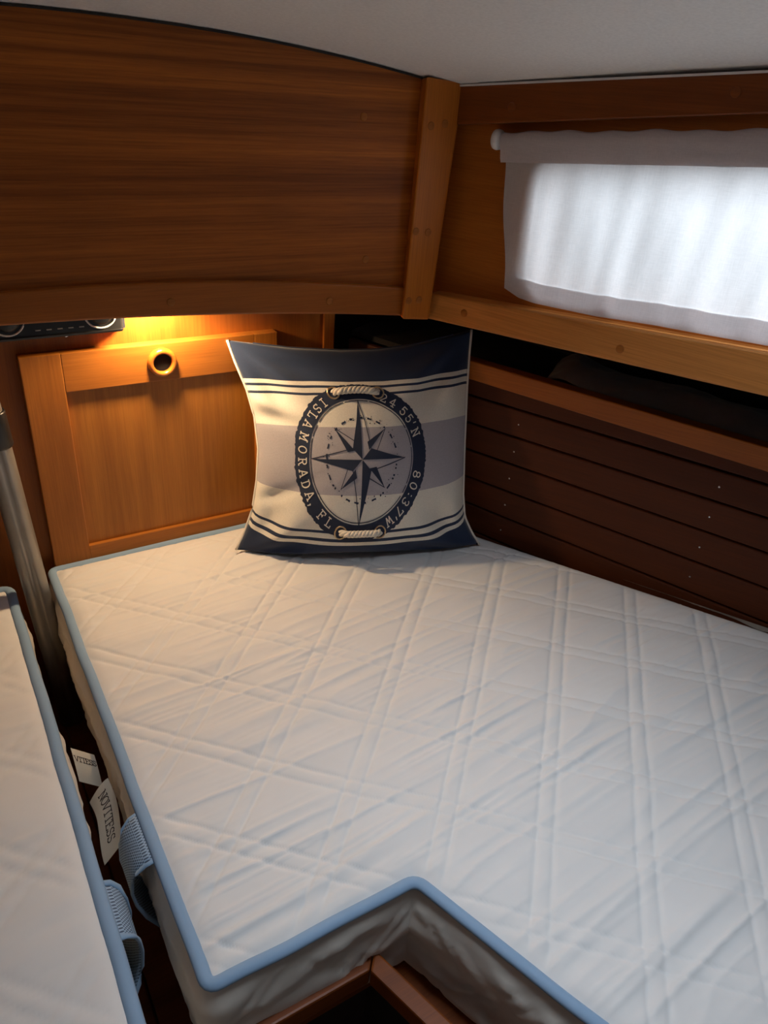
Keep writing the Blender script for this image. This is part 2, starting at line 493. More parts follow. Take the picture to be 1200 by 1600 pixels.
# ------------------------------------------------------------------ overhead locker
def rail_top(x): x = max(x, -0.25); return 0.571 - 0.12 * (x - 0.2) ** 2
def rail_bot(x): x = max(x, -0.25); return 0.5245 - 0.083 * (x - 0.05) ** 2
lk = thing('overhead_locker', 'dark mahogany overhead locker front with arched top below the deckhead', 'locker', (0.0, YL, 0.48))
def K_(V): return [(v[0], v[1] - YL, v[2] - 0.48) for v in V]
def strip_solid(xs, zlo, zhi, ya, yb):
    """solid board between two z curves"""
    V, F = [], []
    for x in xs:
        V += [(x, ya, zlo(x)), (x, ya, zhi(x)), (x, yb, zhi(x)), (x, yb, zlo(x))]
    for i in range(len(xs) - 1):
        a, b_ = 4 * i, 4 * (i + 1)
        F += [(a, b_, b_ + 1, a + 1), (a + 1, b_ + 1, b_ + 2, a + 2), (a + 2, b_ + 2, b_ + 3, a + 3), (a + 3, b_ + 3, b_, a)]
    n = 4 * (len(xs) - 1)
    F += [(0, 1, 2, 3), (n + 3, n + 2, n + 1, n)]
    return V, F
xs = [-0.95 + i * (0.757 + 0.95) / 60 for i in range(61)]
V, F = strip_solid(xs, lambda x: rail_top(x) - 0.004, lambda x: ceil_z(x, YL) - 0.0015, YL, YL + 0.012)
mesh('front_panel', K_(V), F, M['locker'], lk)
V, F = strip_solid(xs, rail_bot, rail_top, YL - 0.010, YL + 0.014)
# soften the front edges of the rail
o = mesh('bottom_rail', K_(V), F, M['beam'], lk)
bv = o.modifiers.new('bevel', 'BEVEL'); bv.width = 0.004; bv.segments = 3; bv.limit_method = 'ANGLE'
V, F = strip_solid(xs, lambda x: ceil_z(x, YL) - 0.0035, lambda x: ceil_z(x, YL) - 0.0005, YL - 0.0025, YL + 0.004)
mesh('sealant_bead', K_(V), F, M['dark'], lk)
V, F = box(-0.95, 0.74, YL + 0.014, YB + 0.010, 0.532, 0.544)
mesh('underside', K_(V), F, M['beam'], lk)
V, F = box(0.7405, 0.752, YL + 0.0145, YB + 0.010, 0.500, 0.83)
mesh('end_panel', K_(V), F, M['beam'], lk)
def plug_front(name, x, y, z, r, par, mat, conv):
    V, F = lathe([(r, y + 0.004), (r, y - 0.0007), (r - 0.0008, y - 0.0012), (0.0001, y - 0.0010)], 20, 'y', (x, 0, z))
    return mesh(name, conv(V), F, mat, par, True)
for x, z in ((0.655, 0.800), (0.672, 0.585)):
    plug_front('plug', x, YL, z, 0.006, lk, M['plug'], K_)
for x, z in ((0.60, 0.522), (0.33, 0.54)):
    plug_front('plug', x, YL - 0.010, z, 0.006, lk, M['plug'], K_)

# ------------------------------------------------------------------ corner post
cp_ = thing('corner_post', 'upright mahogany post with paired round plugs between locker and window', 'post', (0.78, 1.14, 0.476))
def C_(V): return [(v[0] - 0.78, v[1] - 1.14, v[2] - 0.476) for v in V]
zt = ceil_z(0.79, 1.117) - 0.001
V, F = hexa([(0.742, 1.117, 0.482), (0.800, 1.117, 0.476), (0.822, 1.165, 0.474), (0.760, 1.165, 0.480),
             (0.752, 1.117, zt + 0.003), (0.824, 1.117, zt - 0.001), (0.846, 1.165, zt - 0.012), (0.765, 1.165, zt - 0.002)], 0.005, 3)
mesh('upright', C_(V), F, M['post'], cp_)
for x, z in ((0.767, 0.793), (0.794, 0.797), (0.755, 0.632), (0.780, 0.630), (0.752, 0.515), (0.774, 0.515)):
    plug_front('plug', x, 1.117, z, 0.0062, cp_, M['plug'], C_)

# ------------------------------------------------------------------ window side (local frame: x along, y outboard)
S1 = 1.30
def lin(s, a, b_): return a + (b_ - a) * s / 0.6
wr = thing('wall_right', 'mahogany cabin side around the curtained window', 'wall', WB, WROT, kind='structure')
rail_b = lambda s: lin(s, 0.472, 0.501)
rail_t = lambda s: lin(s, 0.519, 0.561)
top_b = lambda s: 0.7945 + 0.107 * s
# board with a rounded opening
s0, s1_, ow = 0.182, 1.0, 0.05
def rrect(s0, s1, zlo, zhi, r, n=8):
    P = []
    for (cx, sgnx, top, a0) in ((s1 - r, 1, 1, 0), (s0 + r, -1, 1, 90), (s0 + r, -1, 0, 180), (s1 - r, 1, 0, 270)):
        for k in range(n + 1):
            a = math.radians(a0 + 90 * k / n)
            s = cx + r * math.cos(a)
            z = (zhi(s) - r if top else zlo(s) + r) + r * math.sin(a)
            P.append((s, z))
    return P
win_lo = lambda s: 0.556 + 0.050 * (s - 0.1)
win_hi = lambda s: 0.776 + 0.096 * (s - 0.1)
inner = rrect(s0, s1_, win_lo, win_hi, ow)
def outer_for(P, a, b_, lo, hi):
    Q = []
    cx, cz = (s0 + s1_) / 2, 0.70
    n = len(P) // 4
    for i, (s, z) in enumerate(P):
        q = i // n; k = (i % n) / (n - 1)
        corner = ((b_, 1), (a, 1), (a, 0), (b_, 0))[q]
        # walk: first half along the side, second half along top/bottom
        if q == 0: s_, f = (b_, 0.72 + 0.56 * k) if k < .5 else (b_ - (b_ - (s1_ - ow)) * (2 * k - 1), 1)
        elif q == 1: s_, f = (s0 + ow - (s0 + ow - a) * 2 * k, 1) if k < .5 else (a, 1 - 0.56 * (k - .5))
        elif q == 2: s_, f = (a, 0.28 - 0.56 * k) if k < .5 else (a + (s0 + ow - a) * (2 * k - 1), 0)
        else: s_, f = (s1_ - ow + (b_ - s1_ + ow) * 2 * k, 0) if k < .5 else (b_, 0.56 * (k - .5))
        Q.append((s_, lo(s_) + (hi(s_) - lo(s_)) * f))
    return Q
outer = outer_for(inner, -0.06, S1, lambda s: rail_t(s) - 0.02, lambda s: wall_ceil(s, 0.03) - 0.001)
n = len(inner)
V = [(s, 0.034, z) for s, z in inner] + [(s, 0.034, z) for s, z in outer] + [(s, 0.060, z) for s, z in inner] + [(s, 0.060, z) for s, z in outer]
F = []
for i in range(n):
    j = (i + 1) % n
    F += [(i, j, n + j, n + i), (2 * n + j, 2 * n + i, 3 * n + i, 3 * n + j), (j, i, 2 * n + i, 2 * n + j)]
mesh('side_board', V, F, M['side'], wr)
# window frame and pane
w1 = thing('window_1', 'side window behind the white curtain', 'window', WB, WROT, kind='structure')
in2 = rrect(s0 + 0.012, s1_ - 0.012, lambda s: win_lo(s) + 0.012, lambda s: win_hi(s) - 0.012, 0.036)
V = [(s, 0.061, z) for s, z in inner] + [(s, 0.061, z) for s, z in in2] + [(s, 0.073, z) for s, z in inner] + [(s, 0.073, z) for s, z in in2]
F = []
for i in range(n):
    j = (i + 1) % n
    F += [(i, j, n + j, n + i), (2 * n + j, 2 * n + i, 3 * n + i, 3 * n + j), (n + i, n + j, 3 * n + j, 3 * n + i), (j, i, 2 * n + i, 2 * n + j)]
mesh('window_frame', V, F, M['steel'], w1)
pn = [(s, 0.067, z) for s, z in in2]
mesh('pane', pn, [tuple(range(n))], M['glass'], w1)
def rail_hexa(sa, sb, lo, hi, ya, yb, bevel, seg=3):
    return hexa([(sa, ya, lo(sa)), (sb, ya, lo(sb)), (sb, yb, lo(sb)), (sa, yb, lo(sa)),
                 (sa, ya, hi(sa)), (sb, ya, hi(sb)), (sb, yb, hi(sb)), (sa, yb, hi(sa))], bevel, seg)
def wplug(name, s, y, z, r, par, mat='plug'):
    V, F = lathe([(r, y + 0.004), (r, y - 0.0007), (r - 0.0008, y - 0.0012), (0.0001, y - 0.0010)], 20, 'y', (s, 0, z))
    return mesh(name, V, F, M[mat], par, True)
t1 = thing('trim_1', 'pale varnished mahogany rail running under the curtained window', 'rail', WB, WROT, kind='structure')
V, F = rail_hexa(-0.012, S1, rail_b, rail_t, 0.0, 0.046, 0.005)
mesh('rail_board', V, F, M['rail'], t1)
for s, z in ((0.074, 0.5005), (0.373, 0.512), (0.68, 0.53)): wplug('plug', s, 0.0, z, 0.0068, t1)
t2 = thing('trim_2', 'dark mahogany rail above the curtain along the deckhead', 'rail', WB, WROT, kind='structure')
V, F = rail_hexa(0.002, S1, top_b, lambda s: wall_ceil(s, 0) - 0.002, 0.0, 0.034, 0.004)
mesh('rail_board', V, F, M['toprail'], t2)
for s, z in ((0.116, 0.829), (0.447, 0.868)): wplug('plug', s, 0.0, z, 0.0068, t2, 'toprail')
V, F = rail_hexa(0.002, S1, lambda s: wall_ceil(s, 0) - 0.0035, lambda s: wall_ceil(s, 0) - 0.0005, -0.002, 0.01, 0)
mesh('sealant_bead', V, F, M['white'], t2)

# ------------------------------------------------------------------ curtain
ct = thing('curtain', 'white translucent cotton curtain hanging on a rod across the side window', 'curtain', WB, WROT)
c_top = lambda s: 0.7905 + 0.092 * (s - 0.0965)
c_bot = lambda s: interp(s, [0.10, 0.135, 0.17, 0.29, 0.40, 0.58, 0.70, 1.1], [0.556, 0.546, 0.5435, 0.5475, 0.556, 0.566, 0.575, 0.60])
CS0, CS1 = 0.099, 1.08
def fold(s, f):
    w = 0.0035 * math.sin(2 * PI * (s * 7.3 + 0.35 * f + 0.15)) + 0.0025 * math.sin(2 * PI * (s * 13.1 - 0.6 * f + 0.4)) + 0.0018 * math.sin(2 * PI * (s * 21.0 - 0.9 * f))
    return w * (1 - f) ** 0.5 * (0.35 + 0.65 * min(1, (s - CS0) * 6)) * math.sin(PI * min(1, max(0.12, 1 - f)))**0.3
def curt_pt(s, f, off=0.0):
    # f: 0 bottom .. 1 top
    z = c_bot(s) + (c_top(s) - c_bot(s)) * f
    edge = 0.0025 * math.sin(f * 9.0) if s < CS0 + 0.003 else 0
    edge += 0.040 * (1 - f) * max(0.0, 1 - (s - CS0) / 0.5)
    return (s + edge + 0.003 * (1 - f) * math.sin(s * 30), 0.016 + fold(s, f) + off, z)
ns, nf = 160, 36
V = [curt_pt(CS0 + (CS1 - CS0) * i / (ns - 1), j / (nf - 1)) for j in range(nf) for i in range(ns)]
mesh('cloth', V, grid_faces(ns, nf), M['curtain'], ct, True)
def curt_patch(name, sa, sb, fa, fb, off, na, nb):
    V = [curt_pt(sa + (sb - sa) * i / (na - 1), fa(sa + (sb - sa) * i / (na - 1)) + (fb(sa + (sb - sa) * i / (na - 1)) - fa(sa + (sb - sa) * i / (na - 1))) * j / (nb - 1), off) for j in range(nb) for i in range(na)]
    return mesh(name, V, grid_faces(na, nb), M['hem'], ct, True)
hh = lambda s: c_top(s) - c_bot(s)
curt_patch('hem', CS0, CS1, lambda s: 0.0, lambda s: 0.034 / hh(s), 0.0016, ns, 5)['label'] = 'folded bottom hem'
curt_patch('hem', CS0, CS0 + 0.012, lambda s: 0.0, lambda s: 1.0, 0.0018, 4, nf)['label'] = 'narrow side hem'
# pocket around the rod
V, F = [], []
prof = [(0.0016, -0.036), (-0.0015, -0.030), (-0.004, -0.018), (-0.0085, -0.009), (-0.0095, -0.001), (-0.006, 0.006), (0.0, 0.0085), (0.006, 0.006), (0.0095, -0.001), (0.0075, -0.010), (0.004, -0.02), (0.0022, -0.036)]
for i in range(ns):
    s = CS0 + (CS1 - CS0) * i / (ns - 1)
    wv = 0.0012 * math.sin(s * 95) + 0.0008 * math.sin(s * 41)
    for (dy, dz) in prof: V.append((s, 0.014 + dy + fold(s, 0.9) * 0.3, c_top(s) - 0.006 + dz + (wv if dz > -0.03 else 0)))
np_ = len(prof)
for i in range(ns - 1):
    for k in range(np_ - 1):
        F.append((i * np_ + k, i * np_ + k + 1, (i + 1) * np_ + k + 1, (i + 1) * np_ + k))
mesh('rod_pocket', V, F, M['hem'], ct, True)
ra, rb = CS0 - 0.006, CS1 + 0.02
V, F = tube([(ra + (rb - ra) * k / 10, 0.014, c_top(ra + (rb - ra) * k / 10) - 0.007) for k in range(11)], 0.006, 12)
rod = mesh('rod', V, F, M['whitep'], ct, True)
V, F = cap(lathe([(0.006, 0.004), (0.0145, 0.001), (0.0155, -0.004), (0.0145, -0.008), (0.009, -0.0115), (0.002, -0.0125)], 24, 'x', (ra, 0.014, c_top(ra) - 0.009)), 24)
V = [(v[0] - rod.location[0], v[1] - rod.location[1], v[2] - rod.location[2]) for v in V]
mesh('rod_end', V, F, M['whitep'], rod, True)

# ------------------------------------------------------------------ hull side: planks, fiddle rail, shelf
SA, SB = -0.345, 1.25
wh = thing('wall_hull', 'dark mahogany planked hull side along the right edge of the mattress', 'wall', HB, HROT, kind='structure')
seams = [(0.336, 0.303), (0.297, 0.274), (0.237, 0.212), (0.176, 0.145), (0.112, 0.075), (0.049, 0.005), (-0.015, -0.065), (-0.08, -0.135), (-0.16, -0.22)]
def seam(k): 
    a, b_ = seams[k]
    return lambda s: a + (b_ - a) * (s - 0.06) / 0.49
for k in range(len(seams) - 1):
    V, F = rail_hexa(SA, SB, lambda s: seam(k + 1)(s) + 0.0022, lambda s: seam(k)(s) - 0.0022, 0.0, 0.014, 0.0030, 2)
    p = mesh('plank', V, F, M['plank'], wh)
    for s in (0.062, 0.455, 0.85):
        if k in (0, 7): continue
        z = (seam(k)(s) + seam(k + 1)(s)) / 2
        Vs, Fs = cap(lathe([(0.0021, 0.0012), (0.0021, -0.0006), (0.0012, -0.0011)], 10, 'y', (s, 0, z)), 10)
        Vs = [(v[0] - p.location[0], v[1] - p.location[1], v[2] - p.location[2]) for v in Vs]
        mesh('screw', Vs, Fs, M['chrome'], p, True)
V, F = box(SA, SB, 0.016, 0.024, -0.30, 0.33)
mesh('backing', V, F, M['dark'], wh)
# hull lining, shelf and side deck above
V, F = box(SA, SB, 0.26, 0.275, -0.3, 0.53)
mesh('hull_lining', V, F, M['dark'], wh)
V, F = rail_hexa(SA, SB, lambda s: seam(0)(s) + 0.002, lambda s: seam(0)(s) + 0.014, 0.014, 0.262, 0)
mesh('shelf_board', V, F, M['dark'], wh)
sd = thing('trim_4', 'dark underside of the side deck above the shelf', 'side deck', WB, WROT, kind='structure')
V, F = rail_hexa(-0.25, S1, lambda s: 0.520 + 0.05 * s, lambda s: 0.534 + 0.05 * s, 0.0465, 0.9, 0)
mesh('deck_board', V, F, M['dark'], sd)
t3 = thing('trim_3', 'reddish mahogany fiddle rail along the shelf above the planks', 'rail', HB, HROT, kind='structure')
V, F = rail_hexa(-0.10, SB, lambda s: 0.3345 + (0.303 - 0.3345) * (s - 0.06) / 0.49, lambda s: 0.3735 + (0.346 - 0.3735) * (s - 0.06) / 0.49, -0.016, 0.0135, 0.003)
mesh('rail_board', V, F, M['fiddle'], t3)

# dark cloth lying on the shelf
fid = lambda s: 0.3735 + (0.346 - 0.3735) * (s - 0.06) / 0.49
nsx, nsy = 90, 26
V = []
for j in range(nsy):
    v = j / (nsy - 1)
    for i in range(nsx):
        u = i / (nsx - 1); s = 0.085 + 0.86 * u
        base = fid(s) - 0.032
        hgt = 0.050 * math.sin(PI * min(1, 0.10 + v * 0.9)) ** 0.7 * min(1, (u * 14) ** 0.6 + 0.1)
        wr_ = 0.012 * (float(NZ[0](s * 9 + v * 2, v * 4)) - 0.5) + 0.008 * (float(NZ[1](s * 22 - v * 6, v * 5)) - 0.5)
        V.append((s - 0.012 * v, 0.028 + 0.17 * v + 0.008 * math.sin(s * 24), max(base + 0.004, base + hgt + wr_ + 0.012 * math.exp(-((u - 0.04) / 0.05) ** 2))))
o = mesh('folded_cloth', [( *wv,) for wv in V], grid_faces(nsx, nsy), M['greycloth'], None, True, loc=HB, rotz=HROT)
so = o.modifiers.new('thickness', 'SOLIDIFY'); so.thickness = 0.004; so.offset = -1
tag(o, 'crumpled dark grey cloth stowed on the shelf under the window rail', 'cloth')

# ------------------------------------------------------------------ berth base and the rim of the well
bb = thing('berth', 'reddish mahogany berth frame and rim inside the mattress cut-out', 'berth', (0.3, 0.42, -0.56))
def B_(V): return [(v[0] - 0.3, v[1] - 0.42, v[2] + 0.56) for v in V]
RZ, RB = -0.10, -0.132
def slab(P, z0, z1, bevel=0.0):
    return hexa([(x, y, z0) for x, y in P] + [(x, y, z1) for x, y in P], bevel)
dxn = (0.365 - 0.327) / (0.443 - 0.318)
ye = -0.35
xe = 0.327 + dxn * (0.443 - ye)
V, F = slab([(0.128, 0.4225), (0.309, 0.4225), (0.327, 0.4435), (0.128, 0.4435)], RB, RZ, 0.003)
mesh('rim', B_(V), F, M['berth'], bb)
V, F = slab([(0.3095, 0.4215), (xe - 0.022, ye), (xe, ye), (0.3275, 0.4425)], RB, RZ, 0.003)
mesh('rim', B_(V), F, M['berth'], bb)
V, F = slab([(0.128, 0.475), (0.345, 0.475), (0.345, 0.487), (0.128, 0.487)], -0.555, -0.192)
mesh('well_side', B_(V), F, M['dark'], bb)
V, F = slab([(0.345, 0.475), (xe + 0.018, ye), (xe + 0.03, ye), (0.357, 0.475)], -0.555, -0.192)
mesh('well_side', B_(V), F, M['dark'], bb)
V, F = box(-0.80, 0.036, -0.30, YB + 0.008, -0.190, -0.175)
mesh('platform', B_(V), F, M['berth'], bb)
V, F = box(0.127, 0.93, 0.4440, YB + 0.008, -0.190, -0.175)
mesh('platform', B_(V), F, M['berth'], bb)
V, F = slab([(0.345, 0.4435), (xe + 0.004, ye), (1.05, ye), (1.05, 0.4435)], -0.19, -0.175)
mesh('platform', B_(V), F, M['berth'], bb)
for a, b_ in ((0.022, 0.034), (0.129, 0.141)):
    V, F = box(a, b_, -0.3, YB + 0.008, -0.329, -0.1905)
    mesh('berth_side', B_(V), F, M['berth'], bb)
for a, b_ in ((0.030, 0.082), (0.084, 0.135)):
    V, F = box(a, b_, -0.3, YB + 0.008, -0.342, -0.330, 0.002)
    mesh('gap_board', B_(V), F, M['berth'], bb)

# ------------------------------------------------------------------ mattresses
P45 = 0.187 / math.sqrt(2)
def quilt(x, y, strength=1.0, seed=0):
    """height of the quilted cover: stitched double lines at 45 degrees, puffs and drag wrinkles"""
    r2 = math.sqrt(2)
    wob = 0.004 * (NZ[2](x * 6, y * 6) - 0.5)
    z = np.zeros_like(x)
    puff = np.ones_like(x)
    for w in ((x - y + 0.035) / r2 + wob, (x + y - 0.797) / r2 + wob):
        d = np.abs((w / P45 + 0.5) % 1.0 - 0.5) * P45            # distance to the middle of the nearest pair
        dl = np.abs(d - 0.0115)
        z -= 0.0020 * np.exp(-(dl / 0.0026) ** 2)
        puff = puff * np.clip(dl / 0.03, 0, 1) ** 0.5
    z += 0.0022 * puff
    # wrinkles dragged across the width
    ww = 0
    for k, (fx, fy, a) in enumerate(((3.2, 42.0, 0.0042), (6.0, 85.0, 0.0022))):
        sk = 0.05 * np.sin(x * 5 + k)
        nse = NZ[3 + k](x * fx + 7 * k, (y - 0.035 * x + sk * 0.25) * fy)
        rid = 1 - np.abs(2 * nse - 1)
        msk = 0.25 + 0.75 * np.clip((NZ[5](x * 5 + 3 * k, y * 8) - 0.15) * 2.0, 0, 1)
        ww = ww + a * (rid ** 3.0) * msk
    z += ww
    z += 0.006 * (NZ[6](x * 2.5, y * 2.5) - 0.5)
    return z * strength

def edge_round(z, d):
    t = np.clip(1 - d / 0.022, 0, 1)
    return z * np.clip(d / 0.03, 0, 1) - 0.007 * t ** 2

def wob_path(P, amp, freq, seed):
    Q = []
    acc = 0
    for i, p in enumerate(P):
        if i: acc += math.hypot(p[0] - P[i - 1][0], p[1] - P[i - 1][1])
        Q.append((p[0] + amp * (float(NZ[seed](acc * freq, 1.3)) - 0.5) * 2, p[1] + amp * (float(NZ[seed](acc * freq, 7.7)) - 0.5) * 2, p[2]))
    return Q

def dens(P, step=0.012):
    Q = []
    for a, b_ in zip(P[:-1], P[1:]):
        n = max(1, int(math.hypot(b_[0] - a[0], b_[1] - a[1]) / step))
        for k in range(n): Q.append(tuple(a[i] + (b_[i] - a[i]) * k / n for i in range(len(a))))
    Q.append(tuple(P[-1]))
    return Q

def round_corners(P, r, n=5):
    Q = [P[0]]
    for i in range(1, len(P) - 1):
        p, a, b_ = Vector(P[i]), Vector(P[i - 1]), Vector(P[i + 1])
        da, db = (a - p).normalized(), (b_ - p).normalized()
        s, e = p + da * r, p + db * r
        for k in range(n + 1):
            t = k / n
            Q.append(tuple((1 - t) ** 2 * s + 2 * t * (1 - t) * p + t * t * e))
    Q.append(P[-1])
    return Q

def side_strip(loop, zbot, bulge, seed, closed=False):
    """puffy quilted side wall hanging from the top edge; loop goes clockwise seen from above (outside on the left)"""
    rows = [(0.0, 0.0), (-0.006, 0.25), (-0.014, 0.55), (-0.025, 0.82)] + [(-0.033 - 0.008 * q, 1.0 - 0.0012 * q * q) for q in range(15)] + [(zbot + 0.008, 0.6), (zbot + 0.003, 0.3), (zbot, 0.0)]
    V = []; N = len(loop); acc = 0
    for i, p in enumerate(loop):
        a = Vector(loop[max(i - 1, 0)]); b_ = Vector(loop[min(i + 1, N - 1)])
        d = (b_ - a); d.z = 0; d.normalize()
        nrm = Vector((-d.y, d.x, 0))
        if i: acc += (Vector(p) - Vector(loop[i - 1])).length
        for (z, k) in rows:
            w = (float(NZ[seed](acc * 14 + z * 40, z * 22)) - 0.5) * 0.010 + (float(NZ[(seed + 2) % 8](acc * 34 - z * 60, z * 30)) - 0.5) * 0.005
            for sg in (1, -1):
                qd = abs(((acc + sg * z) / 0.187 + 0.5) % 1.0 - 0.5) * 0.187
                w -= 0.003 * math.exp(-((abs(qd - 0.012)) / 0.005) ** 2)
            o_ = nrm * (bulge * k + w * k)
            V.append((p[0] + o_.x, p[1] + o_.y, p[2] + z))
    m = len(rows)
    F = [(i * m + k, i * m + k + 1, (i + 1) * m + k + 1, (i + 1) * m + k) for i in range(N - 1) for k in range(m - 1)]
    return V, F

ZB = -0.170
# --- right mattress: wraps round the well, follows the hull on its right
XL, YF, YN = 0.117, 1.318, 0.446
def hull_x(y): return 0.962 + (1.095 - y) * 0.5774 - 0.025
def notch_x(y): return 0.381 + max(0.0, YN - y) * 0.345
Y_END = -0.28
nA, nB = 90, 260
ys_far = np.linspace(YN, YF, 330); ys_near = np.linspace(Y_END, YN, 270)[:-1]
def rowsB(ys):
    X = np.array([[notch_x(y) + (hull_x(y) - notch_x(y)) * i / (nB - 1) for i in range(nB)] for y in ys])
    return X, np.repeat(ys[:, None], nB, 1)
XB, YBm = rowsB(np.concatenate([ys_near, ys_far]))
XA = np.array([[XL + (0.381 - XL) * i / (nA - 1) for i in range(nA)] for y in ys_far]); YA = np.repeat(ys_far[:, None], nA, 1)
def dist_bound(X, Y):
    dh = (hull_x(Y) - X) * 0.866
    d = np.minimum(np.minimum(X - XL, YF - Y), dh)
    # the cut-out: region x < notch_x, y < YN
    nxv = 0.381 + np.maximum(0.0, YN - Y) * 0.345
    dn_near = np.where(Y < YN, (X - nxv) * 0.945, 9)
    dx_ = np.maximum(X - 0.381, 0); dy_ = np.maximum(Y - YN, 0)
    dn_far = np.where(Y >= YN, np.hypot(dx_, dy_), 9)
    return np.maximum(0, np.minimum(d, np.minimum(dn_near, dn_far)))
zB = edge_round(quilt(XB, YBm), dist_bound(XB, YBm))
zA = edge_round(quilt(XA, YA), dist_bound(XA, YA))
V = [(float(a), float(b_), float(c)) for a, b_, c in zip(XB.ravel(), YBm.ravel(), zB.ravel())]
F = grid_faces(nB, XB.shape[0])
nn = len(V)
rB0 = len(ys_near)                       # first row of the far part in block B
idxA = lambda j, i: nn + j * (nA - 1) + i if i < nA - 1 else (rB0 + j) * nB
for j in range(XA.shape[0]):
    for i in range(nA - 1): V.append((float(XA[j, i]), float(YA[j, i]), float(zA[j, i])))
for j in range(XA.shape[0] - 1):
    for i in range(nA - 1): F.append((idxA(j, i), idxA(j, i + 1), idxA(j + 1, i + 1), idxA(j + 1, i)))
mt = thing('mattress', 'large white quilted mattress with blue binding and a cut-out, under the pillow', 'mattress', (0.6, 0.75, ZB), group=None)
def Q_(V): return [(v[0] - 0.6, v[1] - 0.75, v[2] - ZB) for v in V]
mesh('quilted_top', Q_(V), F, M['white'], mt, True)
corners = [(notch_x(Y_END), Y_END, 0), (0.381, YN, 0), (XL, YN, 0), (XL, YF, 0), (0.845, YF, 0), (hull_x(Y_END), Y_END, 0)]
loop = dens(round_corners(corners, 0.012), 0.005)
loop = [(p[0], p[1], -0.006) for p in loop]
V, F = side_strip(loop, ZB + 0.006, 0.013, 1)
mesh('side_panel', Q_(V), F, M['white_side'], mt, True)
pl = dens(round_corners([(p[0], p[1], p[2]) for p in corners[:5]], 0.014), 0.012)
pl = wob_path([(p[0], p[1], -0.0035) for p in pl], 0.0016, 16, 4)
V, F = tube(pl, 0.0082, 10, flat=0.0062)
mesh('binding', Q_(V), F, M['blue'], mt, True)

def handle(x_edge, sgn, yc, w, par, conv, depth=0.032):
    """looped mesh carrying strap sewn to the side of a mattress"""
    prof = [(0.000, -0.004), (0.012, -0.008), (0.022, -0.020), (0.028, -0.040), (0.030, -0.065), (0.027, -0.09), (0.018, -0.115), (0.006, -0.135), (0.0, -0.145)]
    k = depth / 0.030
    nw = 9
    V, UV = [], []
    for j in range(nw):
        t = j / (nw - 1)
        narrow = lambda z: 1.0 - 0.30 * math.sin(PI * min(1, -z / 0.14))
        for (dx, z) in prof:
            V.append((x_edge + sgn * dx * k, yc + (t - 0.5) * w * narrow(z), z)); UV.append((t * w, z))
    F = grid_faces(len(prof), nw)
    o = mesh('handle', conv(V), F, M['mesh'], par, True)
    uvl = o.data.uv_layers.new(name='UVMap')
    for l in o.data.loops: uvl.data[l.index].uv = UV[l.vertex_index]
    sl = o.modifiers.new('thickness', 'SOLIDIFY'); sl.thickness = 0.002
    o['label'] = 'blue mesh carrying handle'
    for j in (0, nw - 1):
        path = [V[j * len(prof) + i] for i in range(len(prof))]
        path = [(p[0] + sgn * 0.0008, p[1], p[2]) for p in path]
        Vt, Ft = tube(path, 0.0042, 8, flat=0.002)
        Vt = conv(Vt); Vt = [(v[0] - o.location[0], v[1] - o.location[1], v[2] - o.location[2]) for v in Vt]
        mesh('handle_binding', Vt, Ft, M['blue'], o, True)
    return o
handle(XL - 0.004, -1, 0.662, 0.078, mt, Q_)

# --- left mattress
XR2, YF2 = 0.041, 1.292
m2 = thing('mattress', 'white quilted mattress with blue binding at the left edge of the picture', 'mattress', (-0.35, 0.6, ZB))
def Q2_(V): return [(v[0] + 0.35, v[1] - 0.6, v[2] - ZB) for v in V]
nX, nY = 170, 260
X = np.repeat(np.linspace(-0.70, XR2, nX)[None, :], nY, 0); Yg = np.repeat(np.linspace(-0.28, YF2, nY)[:, None], nX, 1)
dd = np.maximum(0, np.minimum(XR2 - X, YF2 - Yg))
Zg = edge_round(quilt(X + 3.3, Yg + 1.7, 0.75), dd)
V = [(float(a), float(b_), float(c)) for a, b_, c in zip(X.ravel(), Yg.ravel(), Zg.ravel())]
mesh('quilted_top', Q2_(V), grid_faces(nX, nY), M['white'], m2, True)
c2 = [(-0.70, YF2, 0), (XR2, YF2, 0), (XR2, -0.28, 0)]
lp = [(p[0], p[1], -0.006) for p in dens(round_corners(c2, 0.015), 0.009)]
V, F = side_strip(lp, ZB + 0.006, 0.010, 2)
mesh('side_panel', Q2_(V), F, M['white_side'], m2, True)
V, F = tube(wob_path([(p[0], p[1], -0.0035) for p in dens(round_corners(c2, 0.02), 0.012)], 0.002, 16, 5), 0.0085, 10, flat=0.0062)
mesh('binding', Q2_(V), F, M['blue'], m2, True)
handle(XR2 + 0.004, 1, 0.585, 0.078, m2, Q2_, depth=0.026)

